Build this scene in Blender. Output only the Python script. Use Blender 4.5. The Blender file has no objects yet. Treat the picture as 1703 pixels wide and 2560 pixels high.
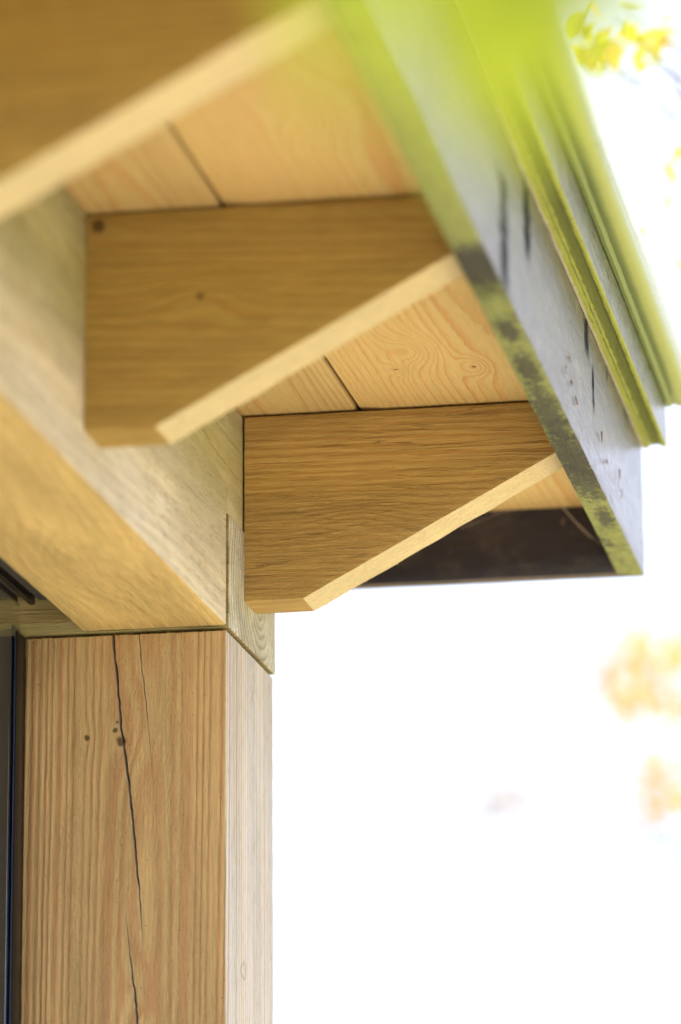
import bpy, bmesh, math, random
from mathutils import Vector, Matrix, noise
R = math.radians
random.seed(7)
sc = bpy.context.scene
C = sc.collection
H = 1.6                                   # camera height above the ground

# ------------------------------------------------------------------ camera
F_PX, CXP, CYP = 10300.0, 851.5, 1280.0   # solved from the timber's vanishing points
yaw, pitch, roll = R(10.2546), R(14.124), R(-0.3301)
fwd = Vector((-math.sin(yaw)*math.cos(pitch), math.cos(yaw)*math.cos(pitch), math.sin(pitch)))
rt0 = Vector((math.cos(yaw), math.sin(yaw), 0)); up0 = rt0.cross(fwd)
rgt = math.cos(roll)*rt0 + math.sin(roll)*up0
upv = -math.sin(roll)*rt0 + math.cos(roll)*up0
cam_d = bpy.data.cameras.new('camera'); cam = bpy.data.objects.new('camera', cam_d); C.objects.link(cam)
m = Matrix((rgt, upv, -fwd)).transposed().to_4x4(); m.translation = Vector((0, 0, H))
cam.matrix_world = m
cam_d.sensor_fit = 'VERTICAL'; cam_d.sensor_height = 36.0
cam_d.lens = F_PX/2560*36.0
cam_d.clip_start = 0.05; cam_d.clip_end = 3000
cam_d.dof.use_dof = True; cam_d.dof.focus_distance = 4.03; cam_d.dof.aperture_fstop = 3.0
sc.camera = cam

def ray(px, py, dist):
    """a point in the place, seen in that direction, dist metres in front of the lens"""
    return Vector((0, 0, H)) + (rgt*((px-CXP)/F_PX) - upv*((py-CYP)/F_PX) + fwd)*dist

# ------------------------------------------------------------------ light
SUN_EL, SUN_AZ = R(58), R(35)             # azimuth measured from +X towards +Y
sdir = Vector((math.cos(SUN_EL)*math.cos(SUN_AZ), math.cos(SUN_EL)*math.sin(SUN_AZ), math.sin(SUN_EL)))
sl = bpy.data.lights.new('sun', 'SUN'); sl.energy = 4.6; sl.angle = R(0.5); sl.color = (1, .95, .86)
so = bpy.data.objects.new('sun', sl); C.objects.link(so); so.rotation_euler = sdir.to_track_quat('Z', 'Y').to_euler()
so.location = (4, 3, 12)
w = bpy.data.worlds.new('World'); sc.world = w; w.use_nodes = True
nt = w.node_tree; nt.nodes.clear()
o_ = nt.nodes.new('ShaderNodeOutputWorld'); bg = nt.nodes.new('ShaderNodeBackground')
sk = nt.nodes.new('ShaderNodeTexSky'); sk.sky_type = 'NISHITA'; sk.sun_disc = False
sk.sun_elevation = SUN_EL; sk.sun_rotation = math.pi/2 - SUN_AZ
sk.air_density = 1.0; sk.dust_density = 3.0; sk.ozone_density = 1.0
# thin bright high cloud over the sky
tc = nt.nodes.new('ShaderNodeTexCoord'); nz = nt.nodes.new('ShaderNodeTexNoise')
nz.inputs['Scale'].default_value = 2.2; nz.inputs['Detail'].default_value = 5
nt.links.new(tc.outputs['Generated'], nz.inputs['Vector'])
rp = nt.nodes.new('ShaderNodeMapRange'); rp.inputs['From Min'].default_value = .3; rp.inputs['From Max'].default_value = .6
rp.inputs['To Min'].default_value = .62; rp.inputs['To Max'].default_value = .95
nt.links.new(nz.outputs['Fac'], rp.inputs['Value'])
mx = nt.nodes.new('ShaderNodeMix'); mx.data_type = 'RGBA'
mx.inputs[7].default_value = (6.5, 7.2, 9.1, 1)
nt.links.new(rp.outputs[0], mx.inputs[0]); nt.links.new(sk.outputs[0], mx.inputs[6])
nt.links.new(mx.outputs[2], bg.inputs['Color']); bg.inputs['Strength'].default_value = 0.108
nt.links.new(bg.outputs[0], o_.inputs['Surface'])
sc.view_settings.view_transform = 'Standard'; sc.view_settings.look = 'None'
sc.view_settings.exposure = 1.1; sc.view_settings.gamma = 1.0
sc.view_settings.use_curve_mapping = False
sc.cycles.max_bounces = 10; sc.cycles.diffuse_bounces = 6; sc.cycles.use_denoising = True

# ------------------------------------------------------------------ node helper
class NT:
    def __init__(s, name):
        s.m = bpy.data.materials.new(name); s.m.use_nodes = True
        s.t = s.m.node_tree; s.t.nodes.clear()
        s.out = s.n('OutputMaterial'); s.b = s.n('BsdfPrincipled')
        s.l(s.b.outputs[0], s.out.inputs[0])
    def n(s, k, **kw):
        nd = s.t.nodes.new('ShaderNode'+k)
        for a, v in kw.items(): setattr(nd, a, v)
        return nd
    def l(s, a, b): s.t.links.new(a, b)
    def put(s, v, sock):
        if hasattr(v, 'default_value') or isinstance(v, bpy.types.NodeSocket): s.l(v, sock)
        else: sock.default_value = v
    def math(s, op, a, b=None, c=None, clamp=False):
        nd = s.n('Math', operation=op, use_clamp=clamp); s.put(a, nd.inputs[0])
        if b is not None: s.put(b, nd.inputs[1])
        if c is not None: s.put(c, nd.inputs[2])
        return nd.outputs[0]
    def add(s, a, b): return s.math('ADD', a, b)
    def mul(s, a, b): return s.math('MULTIPLY', a, b)
    def sub(s, a, b): return s.math('SUBTRACT', a, b)
    def vec(s, x, y, z):
        nd = s.n('CombineXYZ'); s.put(x, nd.inputs[0]); s.put(y, nd.inputs[1]); s.put(z, nd.inputs[2]); return nd.outputs[0]
    def vmul(s, v, k):
        nd = s.n('VectorMath', operation='MULTIPLY'); s.l(v, nd.inputs[0]); nd.inputs[1].default_value = k; return nd.outputs[0]
    def noise(s, v, scale=1.0, detail=2.0, rough=.5, dist=0.0, col=False):
        nd = s.n('TexNoise'); s.l(v, nd.inputs['Vector']); nd.inputs['Scale'].default_value = scale
        nd.inputs['Detail'].default_value = detail; nd.inputs['Roughness'].default_value = rough
        nd.inputs['Distortion'].default_value = dist
        return nd.outputs['Color' if col else 'Fac']
    def mr(s, v, a, b, c=0.0, d=1.0, smooth=True):
        nd = s.n('MapRange'); nd.interpolation_type = 'SMOOTHSTEP' if smooth else 'LINEAR'
        s.put(v, nd.inputs['Value'])
        for i, x in zip(('From Min', 'From Max', 'To Min', 'To Max'), (a, b, c, d)): nd.inputs[i].default_value = x
        return nd.outputs[0]
    def mix(s, f, a, b, mode='MIX'):
        nd = s.n('Mix', data_type='RGBA', blend_type=mode)
        s.put(f, nd.inputs[0])
        for v, i in ((a, 6), (b, 7)):
            if isinstance(v, tuple): nd.inputs[i].default_value = (*v[:3], 1)
            else: s.l(v, nd.inputs[i])
        return nd.outputs[2]
    def bump(s, h, dist, strength=1.0, prev=None):
        nd = s.n('Bump'); nd.inputs['Strength'].default_value = strength; nd.inputs['Distance'].default_value = dist
        s.l(h, nd.inputs['Height'])
        if prev is not None: s.l(prev, nd.inputs['Normal'])
        return nd.outputs[0]
    def setp(s, **kw):
        for k, v in kw.items():
            k = k.replace('_', ' ')
            k = {'Base': 'Base Color', 'IOR': 'IOR'}.get(k, k)
            if isinstance(v, tuple): v = (*v[:3], 1)
            s.put(v, s.b.inputs[k])
    def pos(s):
        g = s.n('NewGeometry'); sp = s.n('SeparateXYZ'); s.l(g.outputs['Position'], sp.inputs[0]); return g.outputs['Position'], sp.outputs

AX = {'X': (0, 1, 2), 'Y': (1, 2, 0), 'Z': (2, 0, 1)}

def wood(name, axis, heart, s=.006, tilt=(0, 0), wob=.012, early=(.50, .35, .16), late=(.40, .20, .075), la=.8,
         knots=(), seed=0.0, rough_sawn=1.0, algae=0.0, weather=None, blotch=.25, sharp=(.35, .93), fine=.25,
         ringvar=1.2, dark=None, roughness=.75, saw=0.0, outer=None, checks=0.0, ampmin=.45, bumpd=.0013, algae_z=None):
    """sawn softwood: growth rings round a pith line that runs near the grain axis; knots are bumps in the ring field.
    heart = pith position in the two cross axes (world metres)."""
    N = NT(name); P, xyz = N.pos()
    il, ia, ib = AX[axis]
    L, A, B = xyz[il], xyz[ia], xyz[ib]
    st = [1, 1, 1]; st[il] = .12
    off = N.n('VectorMath', operation='ADD'); N.l(P, off.inputs[0]); off.inputs[1].default_value = (seed*3.1, seed*1.7, seed*2.3)
    Q = off.outputs[0]
    qs = N.vmul(Q, tuple(st))
    wv = N.n('SeparateColor'); N.l(N.noise(qs, 7.0, 2.5, .5, col=True), wv.inputs[0])
    w1 = N.mul(N.sub(wv.outputs[0], .5), wob*2); w2 = N.mul(N.sub(wv.outputs[1], .5), wob*2)
    a = N.add(N.sub(N.sub(A, heart[0]), N.mul(L, tilt[0])), w1)
    b = N.add(N.sub(N.sub(B, heart[1]), N.mul(L, tilt[1])), w2)
    r = N.math('SQRT', N.add(N.mul(a, a), N.mul(b, b)))
    r = N.math('DIVIDE', r, s)
    kcore = None
    for (kp, ks, kst, core) in knots:
        d3 = N.n('VectorMath', operation='SUBTRACT'); N.l(P, d3.inputs[0]); d3.inputs[1].default_value = kp
        sv = [1/ks]*3; sv[il] = 1/(ks*2.2)
        dd = N.vmul(d3.outputs[0], tuple(sv))
        ln = N.n('VectorMath', operation='LENGTH'); N.l(dd, ln.inputs[0]); ln = ln.outputs['Value']
        g = N.math('EXPONENT', N.mul(N.mul(ln, ln), -1.0))
        r = N.add(r, N.mul(g, kst))
        if core > 0:
            d4 = N.vmul(d3.outputs[0], (1/core,)*3); l4 = N.n('VectorMath', operation='LENGTH'); N.l(d4, l4.inputs[0])
            jag = N.mul(N.sub(N.noise(Q, 160, 3), .5), .9)
            c4 = N.mr(N.add(l4.outputs['Value'], jag), .55, 1.15, 1, 0)
            kcore = c4 if kcore is None else N.math('MAXIMUM', kcore, c4)
    # uneven ring widths and feathery ring edges
    v1 = N.n('CombineXYZ'); N.l(N.mul(r, .31), v1.inputs[0]); v1.inputs[1].default_value = seed
    r = N.add(r, N.mul(N.noise(v1.outputs[0], 1.0, 2), ringvar))
    ed = [420, 420, 420]; ed[il] = 60
    edge = N.noise(N.vmul(Q, tuple(ed)), 1.0, 2)
    r = N.add(r, N.mul(N.sub(edge, .5), .35))
    f = N.math('FRACT', r)
    ring = N.mul(N.mr(f, sharp[0], sharp[1]), N.mr(f, sharp[1]+.01, 1.0, 1, 0))
    rid = N.math('FLOOR', r); wn = N.n('TexWhiteNoise', noise_dimensions='1D'); N.l(rid, wn.inputs['W'])
    amp = N.mr(wn.outputs['Value'], 0, 1, ampmin, 1.0, smooth=False)
    big = N.noise(qs, 9.0, 3, .6)
    late_f = N.mul(N.mul(N.mul(ring, amp), N.mr(big, .3, .65, .55, 1.0)), la)
    col = N.mix(late_f, early, late)
    fb = [700, 700, 700]; fb[il] = 28
    fib = N.noise(N.vmul(Q, tuple(fb)), 1.0, 3, .6)
    fb2 = [190, 190, 190]; fb2[il] = 5
    fib2 = N.noise(N.vmul(Q, tuple(fb2)), 1.0, 2, .6)
    sh = N.add(N.mr(fib, .25, .75, 1-fine, 1+fine*.6, smooth=False), N.mr(fib2, .25, .75, -fine*.4, fine*.4, smooth=False))
    col = N.mix(1.0, col, N.vec(sh, sh, sh), 'MULTIPLY')
    bl = N.noise(qs, 14.0, 4, .65)
    col = N.mix(N.mul(N.mr(bl, .42, .8), blotch), col, dark or (.22, .14, .05))
    if weather:                                   # (colour, amount) greyed surface film
        wm = N.noise(Q, 11.0, 5, .6)
        col = N.mix(N.mr(wm, .25, .75, weather[1]*.6, weather[1]), col, weather[0])
    if outer:                                     # (colour, amount): outer faces weathered grey, with sky light painted into the tint
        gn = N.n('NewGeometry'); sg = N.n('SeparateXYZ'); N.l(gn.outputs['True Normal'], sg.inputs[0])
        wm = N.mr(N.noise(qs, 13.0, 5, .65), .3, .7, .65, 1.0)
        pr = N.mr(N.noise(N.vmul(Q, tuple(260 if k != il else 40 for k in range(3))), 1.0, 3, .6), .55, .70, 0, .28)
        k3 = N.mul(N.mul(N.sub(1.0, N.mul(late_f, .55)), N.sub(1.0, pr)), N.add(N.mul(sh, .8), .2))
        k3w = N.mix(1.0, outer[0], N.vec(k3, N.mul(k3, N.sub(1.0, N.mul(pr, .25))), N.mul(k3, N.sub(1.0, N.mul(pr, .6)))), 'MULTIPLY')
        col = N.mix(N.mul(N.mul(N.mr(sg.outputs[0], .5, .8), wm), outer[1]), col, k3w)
    ck = None
    if checks:                                    # fine broken drying checks along the grain
        cs = [110, 110, 110]; cs[il] = 2.6
        cn = N.noise(N.vmul(Q, tuple(cs)), 1.0, 2, .4, .1)
        jg = [900, 900, 900]; jg[il] = 240
        cn = N.add(cn, N.mul(N.sub(N.noise(N.vmul(Q, tuple(jg)), 1.0, 2), .5), .022))
        cc = N.math('FRACT', N.mul(cn, 9.0))
        ck = N.mr(N.math('ABSOLUTE', N.sub(cc, .5)), .012, .055, 1, 0)
        bk = [60, 60, 60]; bk[il] = 14
        ck = N.mul(N.mul(ck, N.mr(N.noise(N.vmul(Q, tuple(bk)), 1.0, 2), .42, .58)), checks)
        col = N.mix(N.mul(ck, .75), col, (.14, .09, .03))
    if algae:
        am = N.mul(N.mr(N.noise(Q, 8.0, 5, .65), .30, .68), algae)
        if algae_z: am = N.add(am, N.mul(N.mr(N.add(xyz[2], N.mul(N.noise(qs, 9, 4), .08)), algae_z[0], algae_z[1]), algae_z[2]))
        col = N.mix(am, col, (.30, .29, .07))
    # specks of dirt, short pores
    sp = N.noise(N.vmul(Q, (330, 330, 330)), 1.0, 1)
    col = N.mix(N.mr(sp, .74, .80, 0, .55), col, (.09, .055, .02))
    if kcore is not None: col = N.mix(N.mul(kcore, .85), col, (.075, .035, .012))
    N.setp(Base=col, Roughness=roughness, Specular_IOR_Level=.25)
    # relief: raised late wood, torn fibres, saw kerf ripples
    tf = [520, 520, 520]; tf[il] = 170
    torn = N.noise(N.vmul(Q, tuple(tf)), 1.0, 3, .65, 1.2)
    mask = N.mr(N.noise(qs, 22, 3), .35, .62, .25, 1.0)
    h = N.add(N.mul(ring, .45), N.mul(N.mul(torn, mask), 1.1*rough_sawn))
    h = N.add(h, N.mul(fib, .35))
    if saw:
        wvx = N.n('TexWave', bands_direction='X'); sv = [0, 0, 0]
        N.l(N.vec(N.add(N.mul(L, 1.0), N.mul(N.noise(Q, 30, 2), .004)), 0.0, 0.0), wvx.inputs['Vector'])
        wvx.inputs['Scale'].default_value = 55; wvx.inputs['Distortion'].default_value = 0
        h = N.add(h, N.mul(wvx.outputs['Fac'], saw))
    if ck is not None: h = N.sub(h, N.mul(ck, 1.4))
    N.l(N.bump(h, bumpd, 1.0), N.b.inputs['Normal'])
    return N.m

# ------------------------------------------------------------------ mesh helpers
def link(name, me, mat, parent=None, base=None):
    o = bpy.data.objects.new(name, me); C.objects.link(o)
    if mat is not None: me.materials.append(mat)
    if parent is not None: o.parent = parent
    return o

def finish(bm, name, mat, parent, amp=.0003, freq=45, base=None, smooth=True, z0=H):
    """wobble, move to world height, store relative to the parent"""
    for v in bm.verts:
        if amp: v.co += noise.noise_vector(v.co*freq)*amp + noise.noise_vector(v.co*260)*amp*.55
        v.co.z += z0
    bmesh.ops.recalc_face_normals(bm, faces=bm.faces)
    wp = Vector((0, 0, 0)); q = parent
    while q is not None: wp += q.location; q = q.parent
    base = base or Vector((0, 0, 0))
    for v in bm.verts: v.co -= wp + base
    me = bpy.data.meshes.new(name); bm.to_mesh(me); bm.free()
    if smooth:
        me.shade_smooth(); me.set_sharp_from_angle(angle=R(32))
    o = link(name, me, mat, parent); o.location = base
    return o

def section(a0, a1, b0, b1, c, step):
    """rounded rectangle as a loop of (a, b)"""
    pts = []
    def seg(p, q):
        n = max(1, int(math.hypot(q[0]-p[0], q[1]-p[1])/step))
        for i in range(n): pts.append((p[0]+(q[0]-p[0])*i/n, p[1]+(q[1]-p[1])*i/n))
    k = c*.3
    seg((a0+c, b0), (a1-c, b0)); pts.append((a1-c, b0)); pts.append((a1-k, b0+k))
    seg((a1, b0+c), (a1, b1-c)); pts.append((a1, b1-c)); pts.append((a1-k, b1-k))
    seg((a1-c, b1), (a0+c, b1)); pts.append((a0+c, b1)); pts.append((a0+k, b1-k))
    seg((a0, b1-c), (a0, b0+c)); pts.append((a0, b0+c)); pts.append((a0+k, b0+k))
    return pts

def loft(bm, rings, caps=True):
    vs = [[bm.verts.new(p) for p in rg] for rg in rings]
    n = len(vs[0])
    for a, b in zip(vs, vs[1:]):
        for i in range(n):
            j = (i+1) % n
            try: bm.faces.new((a[i], a[j], b[j], b[i]))
            except ValueError: pass
    if caps:
        bm.faces.new(vs[0]); bm.faces.new(list(reversed(vs[-1])))
    return vs

def stations(a, b, step, ease=.002):
    n = max(1, int(abs(b-a)/step)); s = [a+(b-a)*i/n for i in range(n+1)]
    return s

def timber(name, axis, lo, hi, mat, parent, c=.0015, step=.012, amp=.0003, shift=None, coarse_from=None):
    il, ia, ib = AX[axis]; bm = bmesh.new()
    rings = []
    ss = stations(lo[il], hi[il], step)
    ss = [ss[0]] + [ss[0]+(.0007 if ss[-1] > ss[0] else -.0007)] + ss[1:-1] + [ss[-1]-(.0007)] + [ss[-1]]
    for k, l in enumerate(ss):
        e = .0007 if k in (0, len(ss)-1) else 0
        sec = section(lo[ia]+e, hi[ia]-e, lo[ib]+e, hi[ib]-e, c, step)
        rg = []
        for a, b in sec:
            p = [0, 0, 0]; p[il] = l; p[ia] = a; p[ib] = b; p = Vector(p)
            if shift: p = shift(p)
            rg.append(p)
        rings.append(rg)
    loft(bm, rings)
    return finish(bm, name, mat, parent, amp)

def tag(o, **kw):
    for k, v in kw.items(): o[{'cat': 'category'}.get(k, k)] = v
    return o
def thing(name, label, cat, loc, group=None):
    o = bpy.data.objects.new(name, None); C.objects.link(o); o.location = loc; tag(o, label=label, cat=cat)
    if group: o['group'] = group
    return o

def tube(bm, pts, r0, r1, n=6):
    prev = None
    for i, p in enumerate(pts):
        d = (pts[min(i+1, len(pts)-1)] - pts[max(i-1, 0)]).normalized()
        a = d.cross(Vector((.3, .2, .9))).normalized(); b = d.cross(a)
        r = r0+(r1-r0)*i/(len(pts)-1)
        cur = [bm.verts.new(p + (a*math.cos(k*2*math.pi/n) + b*math.sin(k*2*math.pi/n))*r) for k in range(n)]
        if prev:
            for k in range(n): bm.faces.new((prev[k], prev[(k+1) % n], cur[(k+1) % n], cur[k]))
        prev = cur

def curve(a, b, sag, n=8, jit=0.0):
    out = []
    for i in range(n+1):
        t = i/n; p = a.lerp(b, t) + Vector((0, 0, -sag*4*t*(1-t)))
        if 0 < t < 1 and jit: p += Vector((random.uniform(-jit, jit) for _ in range(3)))
        out.append(p)
    return out

# ------------------------------------------------------------------ ground
def ground():
    N = NT('ground'); P, xyz = N.pos()
    d = N.math('SQRT', N.add(N.mul(xyz[0], xyz[0]), N.mul(xyz[1], xyz[1])))
    g = N.noise(P, 3.0, 6, .6); g2 = N.noise(P, 60.0, 4, .7)
    pav = N.mix(N.mr(g2, .3, .7), (.62, .54, .42), (.46, .39, .29))
    gr = N.mix(N.mr(g, .35, .65), (.20, .21, .05), (.30, .25, .08))
    col = N.mix(N.mr(N.add(d, N.mul(g, 2.5)), 8.5, 9.5), pav, gr)
    N.setp(Base=col, Roughness=.9); N.l(N.bump(g2, .01, .6), N.b.inputs['Normal'])
    bm = bmesh.new(); n = 24; rad = [0, 3, 6, 12, 25, 60, 200, 900]
    prev = None; c0 = bm.verts.new((0, 0, 0))
    for r_ in rad[1:]:
        cur = [bm.verts.new((r_*math.cos(2*math.pi*i/n), r_*math.sin(2*math.pi*i/n), 0)) for i in range(n)]
        for i in range(n):
            j = (i+1) % n
            if prev is None: bm.faces.new((c0, cur[i], cur[j]))
            else: bm.faces.new((prev[i], cur[i], cur[j], prev[j]))
        prev = cur
    o = finish(bm, 'ground', N.m, None, 0, z0=0); tag(o, kind='structure')
ground()

# ------------------------------------------------------------------ the timber building
BASE = Vector((-.9035, 3.93, 0))
house = thing('timber_building', 'corner of a timber framed garden building with pale sawn beams, notched rafters, mossy eaves', 'building', BASE)

XL, XR, Y0, YB = -1.0035, -.8035, 3.816, 4.048
ZT = .8630                                   # post top (above camera height)

# --- post, with the drying cracks cut into its front face
def P5(x, y):                                # detail view coordinates -> point on the post front
    px, py = x/2.0907, 1600+y/2.0907
    d = rgt*((px-CXP)/F_PX) - upv*((py-CYP)/F_PX) + fwd
    d = d*(Y0/d.y); return (d.x, d.z)
CR = {
 'b': [P5(*p) for p in ((560, -300), (590, 600), (640, 1300), (660, 1420), (672, 1570), (685, 1700), (705, 1850), (720, 2007), (740, 2300), (760, 2600))],
 'a': [P5(*p) for p in ((590, -30), (600, 80), (612, 180), (638, 500), (650, 560), (668, 700), (695, 940), (712, 1150), (730, 1330), (742, 1500), (750, 1640), (760, 1900), (790, 2300), (800, 2600))],
 'c': [P5(*p) for p in ((728, -30), (742, 150), (765, 330), (785, 560), (795, 680), (805, 850), (820, 1300), (850, 2300), (870, 2600))]}
CW = {'b': (P5(0, 1400)[1], P5(0, 2500)[1], .0031), 'a': (P5(0, -60)[1], P5(0, 1660)[1], .0032), 'c': (P5(0, -60)[1], P5(0, 900)[1], .0013)}
def crack_at(k, z):
    pl = CR[k]
    if z >= pl[0][1]: x = pl[0][0]
    elif z <= pl[-1][1]: x = pl[-1][0]
    else:
        for (x0, z0), (x1, z1) in zip(pl, pl[1:]):
            if z1 <= z <= z0: x = x0+(x1-x0)*(z0-z)/(z0-z1); break
    hi, lo, wd = CW[k]
    x += noise.noise(Vector((z*90, 3, ord(k))))*.0008 + noise.noise(Vector((z*260, 3, ord(k))))*.0005
    t = 0
    if lo < z < hi:
        t = min(1, (z-lo)/.10, (hi-z)/.10 if k == 'b' else 9)
        t = max(t, 0)*(.75+.35*noise.noise(Vector((z*60, 9, ord(k)))))
        if k == 'c': t *= (z-lo)/(hi-lo)*.7+.3
    return x, max(t, .0)*wd
def make_post(mat):
    bm = bmesh.new(); rings = []
    zs = stations(ZT, .45, .004) + stations(.42, -H, .08)
    c = .0015
    for z in zs:
        rg = []
        f = [(XL+c, 0), ]
        x = XL+c
        pts = [(XL, c), (XL+c*.3, c*.3), (XL+c, 0)]
        segs = []
        last = XL+c
        for k in ('b', 'a', 'c'):
            cx, wd = crack_at(k, z)
            segs += [(last+(cx-wd/2-last)*i/4, 0) for i in (1, 2, 3)]
            dp = .0002 + wd*9.0
            segs += [(cx-wd/2-.0001, 0), (cx-wd*.40-.00005, dp), (cx+wd*.40+.00005, dp), (cx+wd/2+.0001, 0)]
            last = cx+wd/2+.0001
        segs += [(last+(XR-c-last)*i/6, 0) for i in range(1, 6)]
        pts += segs + [(XR-c, 0), (XR-c*.3, c*.3), (XR, c)]
        D = YB-Y0
        pts += [(XR, c+(D-2*c)*i/12) for i in range(1, 12)] + [(XR, D-c), (XR-c, D), (XL+c, D), (XL, D-c)]
        for (x_, y_) in pts:
            rg.append(Vector((x_, Y0+y_, z)))
        rings.append(rg)
    loft(bm, rings)
    return finish(bm, 'post', mat, house, .00035)

TAN = dict(early=(.47, .36, .165), late=(.43, .235, .10))
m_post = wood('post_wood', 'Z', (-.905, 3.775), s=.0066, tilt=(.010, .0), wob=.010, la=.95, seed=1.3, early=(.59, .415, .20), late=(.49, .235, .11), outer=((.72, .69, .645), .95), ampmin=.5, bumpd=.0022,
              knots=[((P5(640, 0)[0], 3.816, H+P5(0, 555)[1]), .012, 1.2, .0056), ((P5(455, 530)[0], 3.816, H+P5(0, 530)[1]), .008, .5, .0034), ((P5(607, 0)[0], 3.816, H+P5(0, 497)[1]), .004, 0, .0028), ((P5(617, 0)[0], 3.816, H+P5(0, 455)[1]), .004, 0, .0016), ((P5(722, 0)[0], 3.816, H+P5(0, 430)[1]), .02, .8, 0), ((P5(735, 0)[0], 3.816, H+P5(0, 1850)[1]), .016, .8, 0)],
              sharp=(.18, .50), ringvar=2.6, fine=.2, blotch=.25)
post = make_post(m_post)
tag(post, label='square sawn post with long drying cracks down its face')

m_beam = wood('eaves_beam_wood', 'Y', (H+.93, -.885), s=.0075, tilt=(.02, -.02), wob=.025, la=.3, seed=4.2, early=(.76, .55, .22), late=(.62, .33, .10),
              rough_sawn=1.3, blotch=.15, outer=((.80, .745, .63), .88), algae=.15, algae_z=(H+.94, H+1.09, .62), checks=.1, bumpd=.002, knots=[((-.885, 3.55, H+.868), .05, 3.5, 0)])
lower = timber('eaves_beam', 'Y', (-.9458, .6, .8686), (XR, Y0-.0012, 1.0985), m_beam, house, step=.02)
tag(lower, label='long rough sawn beam along the eaves, pale outer face')
timber('beam_end_lap', 'Y', (-.9458, Y0-.0008, .9805), (XR+.0004, 4.046, 1.0983), m_beam, lower, step=.02)
m_cross = wood('cross_beam_wood', 'X', (3.965, H+.935), s=.0105, wob=.016, la=1.0, seed=2.2, early=(.40, .33, .16), late=(.30, .20, .09), rough_sawn=1.5, algae=.25, checks=.8, outer=((.90, .87, .74), .99), ampmin=.8, bumpd=.0018, blotch=.1)  # early wood darkened to paint in the shade under the door track
cross = timber('cross_beam', 'X', (-3.2, Y0+.0018, ZT+.0038), (-.8010, YB, .9790), m_cross, house, step=.014)
tag(cross, label='short height beam lying across the post top, curved end grain')

# --- rafters with the raked lower edge
def rafter(y, mat, label):
    bm = bmesh.new(); rings = []
    x0, x1, zt, zb, xk = (-.8008 if y > 3.8 else -.8030), -.4812, 1.0975, .9088, -.7418
    k = (1.0455-zb)/(-.486-xk); c = .0014
    xs = stations(x0, xk, .012) + stations(xk+.0008, x1, .009)
    for x in xs:
        z = zb if x <= xk else zb+(x-xk)*k
        wy = noise.noise(Vector((x*38, y, 2)))*.0030 + noise.noise(Vector((x*150, y, 5)))*.0008 if x > xk else 0
        n1, n2 = 5, 14
        pts = []
        pts += [(y+c+(.0598-2*c+wy)*i/n1, z) for i in range(n1+1)] + [(y+.0598-c*.3+wy, z+c*.3)]
        pts += [(y+.0598+wy*(1-i/n2)**4, z+c+(zt-z-2*c)*i/n2) for i in range(n2+1)] + [(y+.0598-c*.3, zt-c*.3)]
        pts += [(y+.0598-c-(.0598-2*c)*i/n1, zt) for i in range(n1+1)] + [(y+c*.3, zt-c*.3)]
        pts += [(y, zt-c-(zt-z-2*c)*i/n2) for i in range(n2+1)] + [(y+c*.3, z+c*.3)]
        rings.append([Vector((x, a, b)) for a, b in pts])
    loft(bm, rings)
    bm.faces.ensure_lookup_table()
    for f in bm.faces:
        f.normal_update()
        if f.calc_center_median().x > xk and abs(f.normal.z) > .6 and f.calc_center_median().z < zt-.01: f.material_index = 1
    # torn splinters along the far lower arris
    for i in range(26):
        x = random.uniform(-.74, -.56); z = zb+(x-xk)*k
        a = Vector((x, y+.0598, z+.0005)); d = Vector((random.uniform(-1, 1), random.uniform(-.2, .6), random.uniform(-1, -.1))).normalized()*random.uniform(.001, .0035)
        wv = Vector((.0005, 0, .0002)); v = [bm.verts.new(p) for p in (a-wv, a+wv, a+d)]; bm.faces.new(v)
    o = finish(bm, 'rafter', mat, house, .00035); o.data.materials.append(m_cut)
    tag(o, label=label); return o
RC = dict(early=(.53, .35, .115), late=(.44, .215, .052), bumpd=.0018)
RD = dict(early=(.44, .30, .078), late=(.40, .19, .045), bumpd=.0018)
m_cut = wood('fresh_cut_wood', 'X', (2.9, H+.98), s=.0045, wob=.004, la=.6, early=(.68, .56, .30), late=(.52, .36, .13), seed=1, rough_sawn=.6, fine=.25, blotch=.25)
m_r3 = wood('rafter_wood_end', 'X', (4.00, H+1.19), s=.0060, tilt=(0, -.03), wob=.010, la=.7, seed=5.1, **RC, checks=.45, blotch=.18, rough_sawn=1.3,
            knots=[((-.685, 3.89, H+.985), .020, 2.2, .0), ((-.70, 3.87, H+.955), .016, 1.5, .0)])
m_r2 = wood('rafter_wood_middle', 'X', (3.33, H+1.22), s=.0085, tilt=(0, -.05), wob=.02, la=.6, seed=8.4, **RD, checks=.15, blotch=.25,
            knots=[((-.704, 3.235, H+1.02), .018, 2.0, .0035), ((-.793, 3.235, H+1.088), .01, 1, .007)])
m_r1 = wood('rafter_wood_near', 'X', (2.68, H+1.2), s=.009, tilt=(0, .02), wob=.02, la=.6, seed=3.7, **RD, blotch=.4)
rafter(3.8908, m_r3, 'notched rafter end nearest the post, in sharp focus')
rafter(3.2358, m_r2, 'middle notched rafter, slightly blurred')
rafter(2.634, m_r1, 'blurred rafter closest to the camera')

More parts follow.
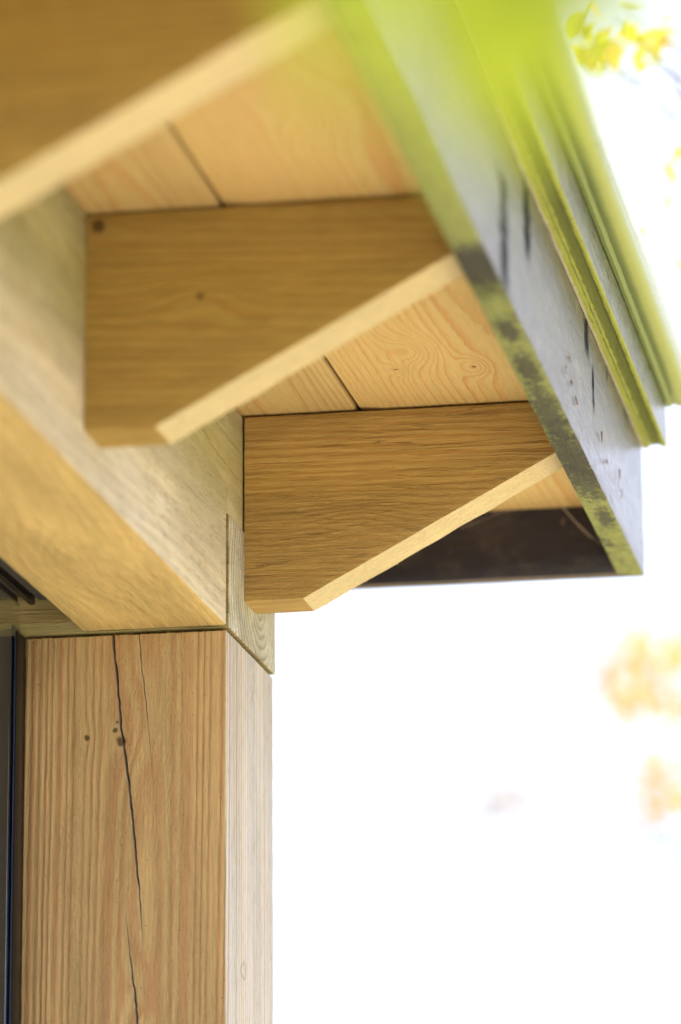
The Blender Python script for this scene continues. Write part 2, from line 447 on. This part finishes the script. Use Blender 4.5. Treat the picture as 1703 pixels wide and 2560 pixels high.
# --- soffit boards
SC_ = dict(early=(.63, .455, .175), late=(.58, .25, .06))
m_s1 = wood('soffit_wood_outer', 'Y', (H+1.128, -.575), s=.0058, tilt=(.012, .015), wob=.016, la=.75, seed=6.6, **SC_, rough_sawn=.15, fine=.12, blotch=.05, sharp=(.45, .97),
            knots=[((-.60, 3.70, H+1.10), .022, 4.5, 0), ((-.55, 3.765, H+1.10), .014, 3.2, .0030), ((-.625, 3.76, H+1.10), .010, 2.6, .0024), ((-.575, 3.02, H+1.10), .03, 4, 0)])
m_s2 = wood('soffit_wood_inner', 'Y', (H+1.16, -.76), s=.0048, wob=.012, la=.7, seed=9.1, early=(.55, .40, .16), late=(.50, .24, .07), rough_sawn=.2, fine=.12, blotch=.08, sharp=(.45, .97))
def board(x0, x1, mat, lab):
    o = timber('soffit_board', 'Y', (x0, .6, 1.1), (x1, 4.331, 1.118), mat, house, c=.0022, step=.022, amp=.0001); tag(o, label=lab)
board(-.6845, -.4815, m_s1, 'wide pale soffit board with flame grain and knots')
board(-.890, -.6885, m_s2, 'soffit board beside the building face')
m_in = wood('inner_board_wood', 'Y', (H+1.3, -1.5), s=.006, **SC_, seed=3)
timber('ceiling_deck', 'Y', (-3.2, .6, 1.1215), (-.4815, 4.331, 1.14), m_in, house, step=.2, amp=0)

# --- dark stained boards of the eaves, with algae under them
def stained(name, axis, algae_faces=True, green=(.26, .29, .085), seed=0, wet=True, base=(.030, .024, .026), allg=0.0, spots=True, mould=True, drips=(), blots=(), bands=None, film=.22, bumpd=.0009, glossy_under=False):
    N = NT(name); P, xyz = N.pos(); il = AX[axis][0]
    g = N.n('NewGeometry'); sn = N.n('SeparateXYZ'); N.l(g.outputs['True Normal'], sn.inputs[0])
    down = N.mr(N.mul(sn.outputs[2], -1), .35, .75)
    off = N.n('VectorMath', operation='ADD'); N.l(P, off.inputs[0]); off.inputs[1].default_value = (seed*2.1, seed, seed*.7)
    Q = off.outputs[0]
    st = [1, 1, 1]; st[il] = .1
    gr = N.noise(N.vmul(Q, tuple(k*170 for k in st)), 1, 3, .6, .6)
    blot = N.noise(Q, 26, 5, .7); b2 = N.noise(Q, 150, 4, .7)
    col = N.mix(N.mr(gr, .3, .7), base, tuple(k*1.7 for k in base))
    if spots: col = N.mix(N.mr(N.noise(Q, 34, 3, .55), .64, .72, 0, .5), col, (.26, .15, .13))
    st2 = [55, 55, 55]; st2[il] = 26
    mold = N.noise(N.vmul(Q, tuple(st2)), 1, 5, .75)
    patch = N.noise(Q, 5.0, 2)
    gcol = N.mix(N.mr(b2, .35, .65), tuple(k*.72 for k in green), green)
    if mould: gcol = N.mix(N.mul(N.mr(mold, .47, .60), N.mr(patch, .40, .58)), gcol, (.045, .045, .028))
    if bands: gcol = bands(N, Q, xyz, gcol)
    for (bp, bs) in blots:
        v = N.n('VectorMath', operation='SUBTRACT'); N.l(P, v.inputs[0]); v.inputs[1].default_value = bp
        v2 = N.vmul(v.outputs[0], tuple(1/q for q in bs)); ln = N.n('VectorMath', operation='LENGTH'); N.l(v2, ln.inputs[0])
        gcol = N.mix(N.mr(N.add(ln.outputs['Value'], N.mul(N.sub(N.noise(N.vmul(Q, (1, .45, 1)), 170, 4, .8), .5), 3.4)), .7, 1.5, .85, 0), gcol, (.035, .033, .025))
    if algae_faces:
        film = N.mul(N.mr(blot, .45, .62, .0, film), 1.0)
        fac = N.math('MAXIMUM', down, N.add(film, allg), clamp=True)
        col = N.mix(fac, col, gcol)
        rg = N.mix(down, (.34, .34, .34), (.85, .85, .85))
        sp = N.n('SeparateColor'); N.l(rg, sp.inputs[0]); N.l(sp.outputs[0], N.b.inputs['Roughness'])
        worn = N.mul(N.mr(gr, .36, .54, .80, 1.0), N.mr(N.noise(Q, 45, 4, .7), .36, .52, .85, 1.0))
        wt = N.mr(down, 0, 1, .95 if wet else .0, 1.0 if glossy_under else .0)
        if wet and not glossy_under:
            wt = N.mul(wt, worn); N.l(N.mul(N.add(worn, .1), .5), N.b.inputs['Specular IOR Level'])
        N.l(wt, N.b.inputs['Coat Weight'])
    else:
        N.setp(Roughness=.5)
    dm = None
    for (yp, zt_, zb_, wd) in drips:
        wob_ = N.mul(N.sub(N.noise(P, 90, 4, .7), .5), wd*1.6)
        a_ = N.math('ABSOLUTE', N.add(N.sub(xyz[1], yp), wob_))
        k_ = N.mul(N.mr(a_, wd*.2, wd, .95, 0), N.mul(N.mr(xyz[2], H+zb_, H+zb_+.03), N.mr(xyz[2], H+zt_-.02, H+zt_, 1, 0)))
        dm = k_ if dm is None else N.math('MAXIMUM', dm, k_)
    if dm is not None:
        col = N.mix(dm, col, (.018, .022, .028))
        rs = N.b.inputs['Roughness'].links[0].from_socket
        N.l(N.math('MAXIMUM', rs, N.mul(dm, .95)), N.b.inputs['Roughness'])
        cs_ = N.b.inputs['Coat Weight'].links[0].from_socket
        N.l(N.mul(cs_, N.sub(1.0, dm)), N.b.inputs['Coat Weight'])
        N.l(N.mul(N.sub(1.0, dm), N.mul(worn, .5)), N.b.inputs['Specular IOR Level'])
    N.setp(Base=col); N.b.inputs['Coat Roughness'].default_value = .14; N.b.inputs['IOR'].default_value = 1.55
    h = N.add(N.mul(gr, 1.0), N.mul(b2, .35))
    bn = N.bump(h, bumpd, .8); N.l(bn, N.b.inputs['Normal']); N.l(bn, N.b.inputs['Coat Normal'])
    return N.m
m_fascia = stained('stained_fascia', 'Y', seed=1, film=.10, bumpd=.0035,
    drips=((3.277, 1.135, 1.01, .045), (3.425, 1.176, 1.08, .040), (3.856, 1.21, 1.115, .030), (3.905, 1.145, 1.07, .014), (4.202, 1.20, 1.145, .045), (4.03, 1.18, 1.14, .012)),
    blots=(((-.462, 3.213, H+1.024), (.03, .05, .02)), ((-.462, 3.205, H+1.024), (.03, .045, .02)), ((-.466, 3.82, H+1.024), (.022, .08, .02)), ((-.465, 3.90, H+1.024), (.016, .09, .02)), ((-.468, 3.68, H+1.024), (.012, .09, .02)), ((-.466, 3.52, H+1.024), (.009, .05, .02)), ((-.466, 3.40, H+1.024), (.008, .03, .02)), ((-.463, 4.08, H+1.024), (.007, .04, .02))))
def trim_bands(N, Q, xyz, g):
    x = N.add(xyz[0], N.mul(N.sub(N.noise(Q, 40, 4, .7), .5), .006))
    f = N.mr(x, -.4415, -.4395, 0, 1); f = N.mul(f, N.mr(x, -.4285, -.4270, 1, 0))
    g = N.mix(f, (.35, .39, .05), (.135, .165, .022))
    g = N.mix(N.mr(x, -.4495, -.4475, 1, 0), g, (.55, .52, .35))
    return N.mix(N.mr(N.noise(Q, 210, 3), .62, .70, 0, .8), g, (.20, .10, .02))
def nose_shade_bands(N, Q, xyz, g):
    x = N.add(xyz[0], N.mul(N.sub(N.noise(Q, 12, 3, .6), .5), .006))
    g = N.mix(N.mr(x, -.4135, -.4010), (.105, .165, .008), (.30, .34, .06))  # inner band darkened: form shade of the rounded edge put into the colour
    g = N.mix(N.mr(x, -.402, -.392), g, (.33, .40, .20))  # outer rim paled: grazing sky reflection painted in
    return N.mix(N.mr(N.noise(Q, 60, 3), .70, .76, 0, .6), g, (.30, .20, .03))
m_barge = stained('stained_bargeboard', 'X', green=(.13, .10, .08), seed=4, wet=False, base=(.007, .007, .020))
m_trim = stained('stained_trim', 'Y', green=(.37, .38, .05), seed=7, allg=.06, bands=trim_bands, mould=False, bumpd=.003)
XF0, XF1, YF0, YF1 = -.480, -.4517, 4.333, 4.3545
def fsh(p):
    if p.y > 4.3:
        t = (p.x-XF0)/(XF1-XF0); q = p.copy(); q.y = p.y-(1-t)*(YF1-YF0)*.98; return q
    return p
fas = timber('fascia_board', 'Y', (XF0, .6, 1.0239), (XF1, YF1, 1.20), m_fascia, house, step=.02, c=.0018, shift=fsh, amp=.0004)
tag(fas, label='dark stained fascia board, wet outer face, green algae underneath')
def bsh(p):
    if p.x > -.6:
        t = (p.y-YF0)/(YF1-YF0); q = p.copy(); q.x = p.x+t*(XF1-XF0)*.98; return q
    return p
bar = timber('bargeboard', 'X', (-3.2, YF0, 1.0242), (XF0-.0006, YF1, 1.20), m_barge, house, step=.03, c=.0015, shift=bsh)
tag(bar, label='dark brown board closing the end of the roof')

def profile_y(name, pts, y0, y1, mat, parent, step=.012, amp=.0004, end_rough=0):
    bm = bmesh.new(); rings = []
    for y in stations(y0, y1, step):
        rings.append([Vector((x, y, z)) for x, z in pts])
    if end_rough:
        for p in rings[-1]: p.y += noise.noise(p*420)*end_rough
    loft(bm, rings)
    return finish(bm, name, mat, parent, amp, freq=70)
tp = [(-.4514, 1.169), (-.4480, 1.1684), (-.4436, 1.1686), (-.4425, 1.1706), (-.4395, 1.1712), (-.4345, 1.1712), (-.4305, 1.1706), (-.4290, 1.1688),
      (-.4250, 1.1684), (-.4238, 1.1694), (-.4236, 1.180), (-.4236, 1.195), (-.4236, 1.2118), (-.4514, 1.2118)]
tr = profile_y('eaves_trim', tp, .6, 4.3540, m_trim, house, end_rough=.004, amp=.0005)
tag(tr, label='grooved trim strip above the fascia, thick with green algae')
m_nose = stained('green_roof_edge', 'Y', green=(.30, .37, .05), seed=11, spots=False, base=(.27, .34, .04), allg=1.0, mould=False, bands=nose_shade_bands, bumpd=.0002, glossy_under=True)
npz = []
for i in range(15):
    a = R(200 + i*13.5)
    npz.append((-.4075+.0165*math.cos(a)*1.0, 1.2345+.0205*math.sin(a)))
npz = [(-.4234, 1.2138), (-.419, 1.2134)] + [p for p in npz if p[0] > -.4165] + [(-.4234, 1.258)]
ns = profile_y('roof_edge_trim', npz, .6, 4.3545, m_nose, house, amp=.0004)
tag(ns, label='rounded green roof edge filmed with algae')
m_roof = NT('roof_felt'); m_roof.setp(Base=(.08, .08, .085), Roughness=.9)
timber('roof_deck', 'Y', (-3.2, .6, 1.2125), (-.4240, 4.352, 1.25), m_roof.m, house, step=.3, amp=0)

# --- sliding glass wall: jamb, glass, overhead track
m_al = NT('dark_aluminium'); Pq, _ = m_al.pos(); m_al.setp(Specular_IOR_Level=.2, Base=(.012, .010, .010), Metallic=0.0, Roughness=.32)
m_al.l(m_al.mr(m_al.noise(Pq, 900, 1), .72, .78, .3, .6), m_al.b.inputs['Roughness'])
m_rub = NT('black_brush_seal'); m_rub.setp(Base=(.05, .045, .04), Roughness=1.0)
m_stile = NT('brown_frame'); m_stile.setp(Base=(.085, .06, .05), Roughness=.5)
m_track = NT('track_grey'); m_track.setp(Base=(.12, .10, .09), Roughness=.8)
m_gl = NT('door_glass'); m_gl.setp(Base=(.85, .92, .9), Roughness=.02, Transmission_Weight=1.0, IOR=1.18)
door = bpy.data.objects.new('sliding_door', None); C.objects.link(door); door.parent = house
door.location = Vector((-1.01, 3.8, 0))-BASE
tag(door, label='sliding glass door with dark frame')
def bx(name, lo, hi, mat, parent, c=.0006):
    return timber(name, 'Z', lo, hi, mat, parent, c=c, step=.5, amp=0)
m_highlight = NT('highlight_strip_metal'); m_highlight.setp(Base=(.85, .87, .92), Metallic=1.0, Roughness=.15)  # for a thin bright strip added to stand in for a frame highlight
m_glint = NT('painted_sky_glint'); m_glint.setp(Base=(.03, .05, .13), Roughness=.25, Coat_Weight=1.0)  # blue base colour imitates sky reflected along the jamb edges
bx('jamb', (-1.0052, 3.784, -H), (-1.0036, 3.8150, .8652), m_al.m, door, c=.0002)
bx('jamb_edge_glint', (-1.0060, 3.7835, -H), (-1.0053, 3.8100, .8640), m_glint.m, door, c=.0001)
bx('jamb_back', (-1.0130, 3.808, -H), (-1.0061, 3.8150, .8652), m_rub.m, door)
bx('jamb_edge_glint', (-1.0140, 3.785, -H), (-1.0132, 3.8150, .8720), m_glint.m, door, c=.0001)
bx('glass_pane', (-1.0090, 2.35, -1.57), (-1.0072, 3.806, .8960), m_gl.m, door, c=.0003)
bx('highlight_strip', (-1.0172, 3.786, -H), (-1.0164, 3.8000, .7900), m_highlight.m, door, c=.0002)
bx('stile', (-1.0500, 3.800, -H), (-1.0176, 3.8150, .8720), m_stile.m, door)
bx('track', (-1.06, .7, .906), (-.9466, 3.8165, .925), m_track.m, door)
bx('rail', (-.9995, .7, .8965), (-.9935, 3.812, .9056), m_al.m, door)
bx('rail', (-1.0165, .7, .8965), (-1.0110, 3.812, .9056), m_al.m, door)
bx('brush_seal', (-.9900, .7, .9010), (-.9560, 3.812, .9056), m_rub.m, door)
m_wall = wood('inner_wall_wood', 'Z', (-1.2, 3.5), s=.008, early=(.16, .11, .07), late=(.09, .05, .03), seed=2)
timber('inner_wall', 'Z', (-3.2, 3.90, -H), (-1.0045, 3.96, ZT), m_wall, house, step=.12, amp=0)
m_post2 = m_post
timber('post', 'Z', (XL, .6, -H), (XR, .83, .866), m_wall, house, step=.1)

# --- pen mark on the post
m_ink = NT('ink'); m_ink.setp(Base=(.03, .03, .06), Roughness=.6)
bm = bmesh.new()
def P_X(px, py, x):
    d = rgt*((px-CXP)/F_PX) - upv*((py-CYP)/F_PX) + fwd
    return d*(x/d.x)
pts = [P_X(px/2.0907, 1600+py/2.0907, XR+.0006) for px, py in ((1276, 1685), (1265, 1705), (1261, 1730), (1268, 1755), (1278, 1775), (1284, 1765), (1286, 1735), (1283, 1705), (1277, 1680), (1274, 1670))]
for a, b in zip(pts, pts[1:]):
    d = (b-a).normalized(); n_ = Vector((0, -d.z, d.y))*.00030
    q = [bm.verts.new(p) for p in (a-n_, a+n_, b+n_, b-n_)]; bm.faces.new(q)
finish(bm, 'pen_mark', m_ink.m, post, 0)

# --- torn fibres along the sawn edges, bits of plant litter, cobweb
def fibres(name, segs, mat, parent, n, ln, out):
    bm = bmesh.new()
    for _ in range(n):
        a, b = random.choice(segs); p = a.lerp(b, random.random())
        d = (out + Vector((random.gauss(0, .7), random.gauss(0, .7), random.gauss(0, .7)))).normalized(); L_ = random.uniform(.3, 1)**2*ln
        e = Vector((random.gauss(0, 1), random.gauss(0, 1), random.gauss(0, 1)))*L_*.3
        w_ = d.cross(fwd).normalized()*random.uniform(.00012, .0003)
        q = [p-d*.0006-w_, p-d*.0006+w_, p+d*L_*.5+e*.5+w_*.7, p+d*L_*.5+e*.5-w_*.7, p+d*L_+e]
        v = [bm.verts.new(k) for k in q]; bm.faces.new(v[:4]); bm.faces.new((v[3], v[2], v[4]))
    o = finish(bm, name, mat, parent, 0, smooth=False); o['kind'] = 'stuff'; return o
m_fib = NT('wood_fibre'); m_fib.setp(Base=(.55, .36, .14), Roughness=.9)
V = Vector
fibres('torn_fibres', [(V((XL, Y0-.0002, ZT)), V((XR, Y0-.0002, ZT)))], m_fib.m, post, 150, .0032, V((0, -.6, .5)))
fibres('torn_fibres', [(V((-.8012, Y0+.002, ZT+.003)), V((-.8012, YB, ZT+.003))), (V((XR, Y0-.001, .875)), V((XR, Y0-.001, .98)))], m_fib.m, cross, 70, .004, V((.5, -.2, -.6)))
m_lit = NT('plant_litter'); m_lit.setp(Base=(.16, .085, .045), Roughness=.9)
for (y, z, L_) in ((3.668, 1.0707, .012), (3.715, 1.066, .008), (3.70, 1.085, .006), (3.75, 1.058, .006), (3.954, 1.0777, .010), (4.101, 1.0796, .022), (4.12, 1.065, .012), (4.0, 1.062, .004)):
    d = V((0, random.uniform(-.6, .6), -1)).normalized()
    pts = [V((XF1+.0012, y, z)) + d*L_*t + V((random.uniform(0, .0015), random.gauss(0, .004), random.gauss(0, .0008))) for t in (0, .33, .66, 1)]
    bm = bmesh.new(); tube(bm, pts, .0009, .0003, 5)
    finish(bm, 'plant_litter', m_lit.m, fas, 0)
m_web = NT('cobweb'); m_web.setp(Base=(.6, .5, .42), Roughness=.7)
bm = bmesh.new()
def PY(px, py, y):
    k = 2560/2357; d = rgt*((px*k-CXP)/F_PX) - upv*((py*k-CYP)/F_PX) + fwd
    return d*(y/d.y)
for a, b, r_ in (((1296, 1168), (1362, 1240), .0006), ((1330, 1205), (1395, 1262), .0003), ((1135, 1182), (1190, 1172), .0002), ((1060, 1215), (1150, 1180), .0002)):
    bm = bmesh.new(); tube(bm, curve(PY(*a, 4.326), PY(*b, 4.325), .001, 5), r_, r_*.5, 4)
    finish(bm, 'cobweb', m_web.m, bar, 0)

# ------------------------------------------------------------------ foliage
def leafmat(name, col, trans, var=.3, col2=None):
    N = NT(name); P, _ = N.pos()
    v = N.noise(P, 25 if var else 5, 3); c = N.mix(N.mr(v, .3, .7), col, tuple(k*(1-var) for k in col))
    if col2: c = N.mix(N.mr(N.noise(P, 9 if trans[1] == 1 else 4, 1), .42, .58), c, col2)
    N.t.nodes.remove(N.b)
    d = N.n('BsdfDiffuse'); t = N.n('BsdfTranslucent'); g = N.n('BsdfGlossy'); g.inputs['Roughness'].default_value = .4
    N.l(c, d.inputs[0]); N.l(N.mix(1.0, c, trans, 'MULTIPLY'), t.inputs[0])
    m1 = N.n('MixShader'); m1.inputs[0].default_value = .55; N.l(d.outputs[0], m1.inputs[1]); N.l(t.outputs[0], m1.inputs[2])
    m2 = N.n('MixShader'); m2.inputs[0].default_value = .05; N.l(m1.outputs[0], m2.inputs[1]); N.l(g.outputs[0], m2.inputs[2])
    N.l(m2.outputs[0], N.out.inputs[0]); return N.m

def leaf(bm, base, direction, normal, length, width, fold=.25, droop=.2, n=7):
    d = direction.normalized(); nn = (normal - d*normal.dot(d)).normalized(); s = d.cross(nn)
    prev = None
    for i in range(n+1):
        t = i/n; wd = width*.5*(math.sin(math.pi*min(1, t**.75*1.0))**.8 if 0 < t < 1 else .02)
        c = base + d*length*t - nn*droop*length*t*t
        L = bm.verts.new(c + s*wd + nn*wd*fold); M = bm.verts.new(c); Rr = bm.verts.new(c - s*wd + nn*wd*fold)
        if prev:
            bm.faces.new((prev[0], prev[1], M, L)); bm.faces.new((prev[1], prev[2], Rr, M))
        prev = (L, M, Rr)

# near spray of leaves hanging in front of the eaves
m_near = leafmat('lime_leaf', (.42, .50, .012), (1.0, 1.0, .6), .12)
m_bark = NT('twig_bark'); m_bark.setp(Base=(.12, .08, .045), Roughness=.85)
D0 = .95
near = thing('leafy_twig', 'out of focus lime green leaves hanging close in front of the roof edge', 'twig', ray(1350, -900, D0))
bm = bmesh.new()
tube(bm, curve(ray(2300, -1300, D0+.05), ray(1250, -260, D0), .01), .0022, .001)
tube(bm, curve(ray(1500, -500, D0), ray(1330, -200, D0), .0), .001, .0007)
finish(bm, 'stem', m_bark.m, near, 0, z0=0)
bm = bmesh.new()
def nl(p, q, wpx, nrm=None):
    a = ray(*p, D0); b = ray(*q, D0); leaf(bm, a, b-a, nrm or (-fwd+Vector((.3, 0, .35))), (b-a).length, wpx/F_PX*D0, fold=.15, droop=.05, n=12)
nl((1190, -700), (1225, 440), 560)
nl((1330, -760), (1390, 330), 600)
nl((1360, -190), (1760, -10), 260)
nl((1150, -560), (800, -40), 300)
nl((800, -600), (860, 330), 230)
finish(bm, 'foliage', m_near, near, 0, z0=0)

# autumn trees behind
m_yel = leafmat('yellow_leaf', (.80, .58, .20), (1.0, .95, .5), .35, (.80, .42, .12))
m_ygr = leafmat('yellow_green_leaf', (.72, .72, .10), (1.0, 1.0, .5), .25, (.95, .66, .14))
m_och = leafmat('ochre_leaf', (.50, .38, .24), (1.0, .9, .6), .4)
m_trunk = NT('bark'); Pb, xb = m_trunk.pos()
m_trunk.setp(Base=m_trunk.mix(m_trunk.mr(m_trunk.noise(m_trunk.vmul(Pb, (20, 20, 5)), 1, 4), .4, .6), (.10, .07, .05), (.20, .16, .12)), Roughness=.95)
def rv(): return Vector((random.gauss(0, 1), random.gauss(0, 1), random.gauss(0, 1))).normalized()
def tree(base, height, label, targets, mat, lsize, crown_c, crown_r, nclump, group=None, per=14, cl=.22):
    """targets: twig ends (points in the place) that carry leaf clusters; plus a crown round crown_c"""
    root = thing('autumn_tree', label, 'tree', base)
    if group: root['group'] = group
    tb = bmesh.new(); lb = bmesh.new()
    top = base+Vector((.1, .1, height*.95))
    tr_ = curve(base, top, 0, 10, .04); tube(tb, tr_, height*.022, height*.004, 9)
    def clump(c, n, r):
        for _ in range(n):
            p = c + Vector((random.gauss(0, r), random.gauss(0, r), random.gauss(0, r*.7)))
            d = rv()+Vector((0, 0, -.8)); leaf(lb, p, d, rv(), lsize*random.uniform(.7, 1.25), lsize*random.uniform(.4, .6), n=4)
    tl = list(targets)
    while tl:                                     # twigs that end near each other leave one limb
        p0 = tl[0][0]; grp = [t for t in tl if (t[0]-p0).length < height*.11]; tl = [t for t in tl if t not in grp]
        cen = sum((t[0] for t in grp), Vector((0, 0, 0)))/len(grp)
        st = top.lerp(base, max(.05, min(.8, 1-(cen.z-base.z)/height+.10)))
        fork = cen.lerp(st, .16) + Vector((0, 0, -.02*height*.3))
        tube(tb, curve(st, fork, -.05, 9, .03), height*.0022, height*.0007, 6)
        for pt, n, r in grp:
            tube(tb, curve(fork, pt, random.uniform(-.02, .03), 6, .012), height*.0006, .0008, 5)
            clump(pt, n, r)
    for _ in range(nclump):
        v = rv()*random.uniform(.35, 1.0); c = crown_c + Vector((v.x*crown_r[0], v.y*crown_r[1], v.z*crown_r[2]))
        st = top.lerp(base, max(.05, min(.7, 1-(c.z-base.z)/height+.1)))
        tube(tb, curve(st, c, -.1, 6, .05), .014, .003, 4)
        clump(c, per, cl)
    finish(tb, 'trunk', m_trunk.m, root, 0, z0=0); finish(lb, 'crown', mat, root, 0, z0=0, smooth=True)
D1 = 5.5
t1 = []
for px, py, n, r in ((1440, 60, 4, .018), (1440, 105, 7, .02), (1500, 85, 6, .02), (1530, 40, 5, .02), (1590, 90, 4, .02), (1560, 20, 3, .015), (1640, 60, 3, .02),
                     (1690, 90, 5, .02), (1600, 115, 2, .01), (1480, 130, 4, .02)):
    t1.append((ray(px, py, D1+random.uniform(-.1, .25)), n, r))
for px, py, n, r in ((1698, 365, 3, .02), (1702, 430, 3, .025), (1650, 350, 2, .012), (1665, 470, 2, .02), (1700, 250, 2, .02), (1690, 600, 3, .03)):
    t1.append((ray(px, py, D1+.5+random.uniform(-.1, .3)), n, r))
tree(Vector((.55, 6.1, 0)), 4.6, 'slim tree with small yellow green leaves reaching in behind the roof edge', t1, m_ygr, .044,
     Vector((.95, 6.1, 3.9)), (.85, .8, .9), 70)
D2 = 12.0
t2 = []
for px, py, n, r in ((1590, 1610, 20, .07), (1600, 1700, 18, .08), (1550, 1660, 8, .05), (1560, 1720, 10, .05), (1620, 1590, 12, .06), (1570, 1760, 7, .07), (1660, 1590, 14, .08), (1690, 1730, 12, .07), (1685, 1930, 22, .08), (1650, 1905, 10, .07), (1700, 1960, 22, .08), (1690, 1600, 14, .07), (1600, 1660, 9, .06), (1580, 1740, 8, .06), (1640, 1770, 7, .07), (1690, 1780, 8, .06)):
    t2.append((ray(px, py, D2+random.uniform(-.4, .6)), n, r))
tree(Vector((.9, 12.4, 0)), 5.6, 'yellow autumn tree far behind, badly blurred, beside the right hand sky', t2, m_yel, .07,
     Vector((1.3, 12.6, 4.2)), (1.5, 1.4, 1.6), 90, cl=.2)
D3 = 20.0
t3 = []
for px, py, n, r in ((1205, 2025, 22, .09), (1270, 1990, 20, .10), (1480, 1960, 30, .16), (1650, 2080, 30, .2), (1290, 1970, 16, .07), (1500, 1950, 22, .14), (1335, 2125, 9, .06), (750, 1890, 10, .09), (1240, 1400, 14, .12), (1560, 1330, 30, .14), (1630, 1300, 30, .14), (1640, 2330, 40, .14), (1000, 2230, 10, .1), (1680, 1240, 30, .12)):
    t3.append((ray(px, py, D3+random.uniform(-1, 1)), n, r))

tree(Vector((2.2, 20.5, 0)), 8.0, 'farthest tree, only faint smudges of ochre leaves on thin branches against the white sky', t3, m_och, .08,
     Vector((2.8, 21.0, 6.0)), (2.2, 2.0, 2.2), 90, cl=.25)
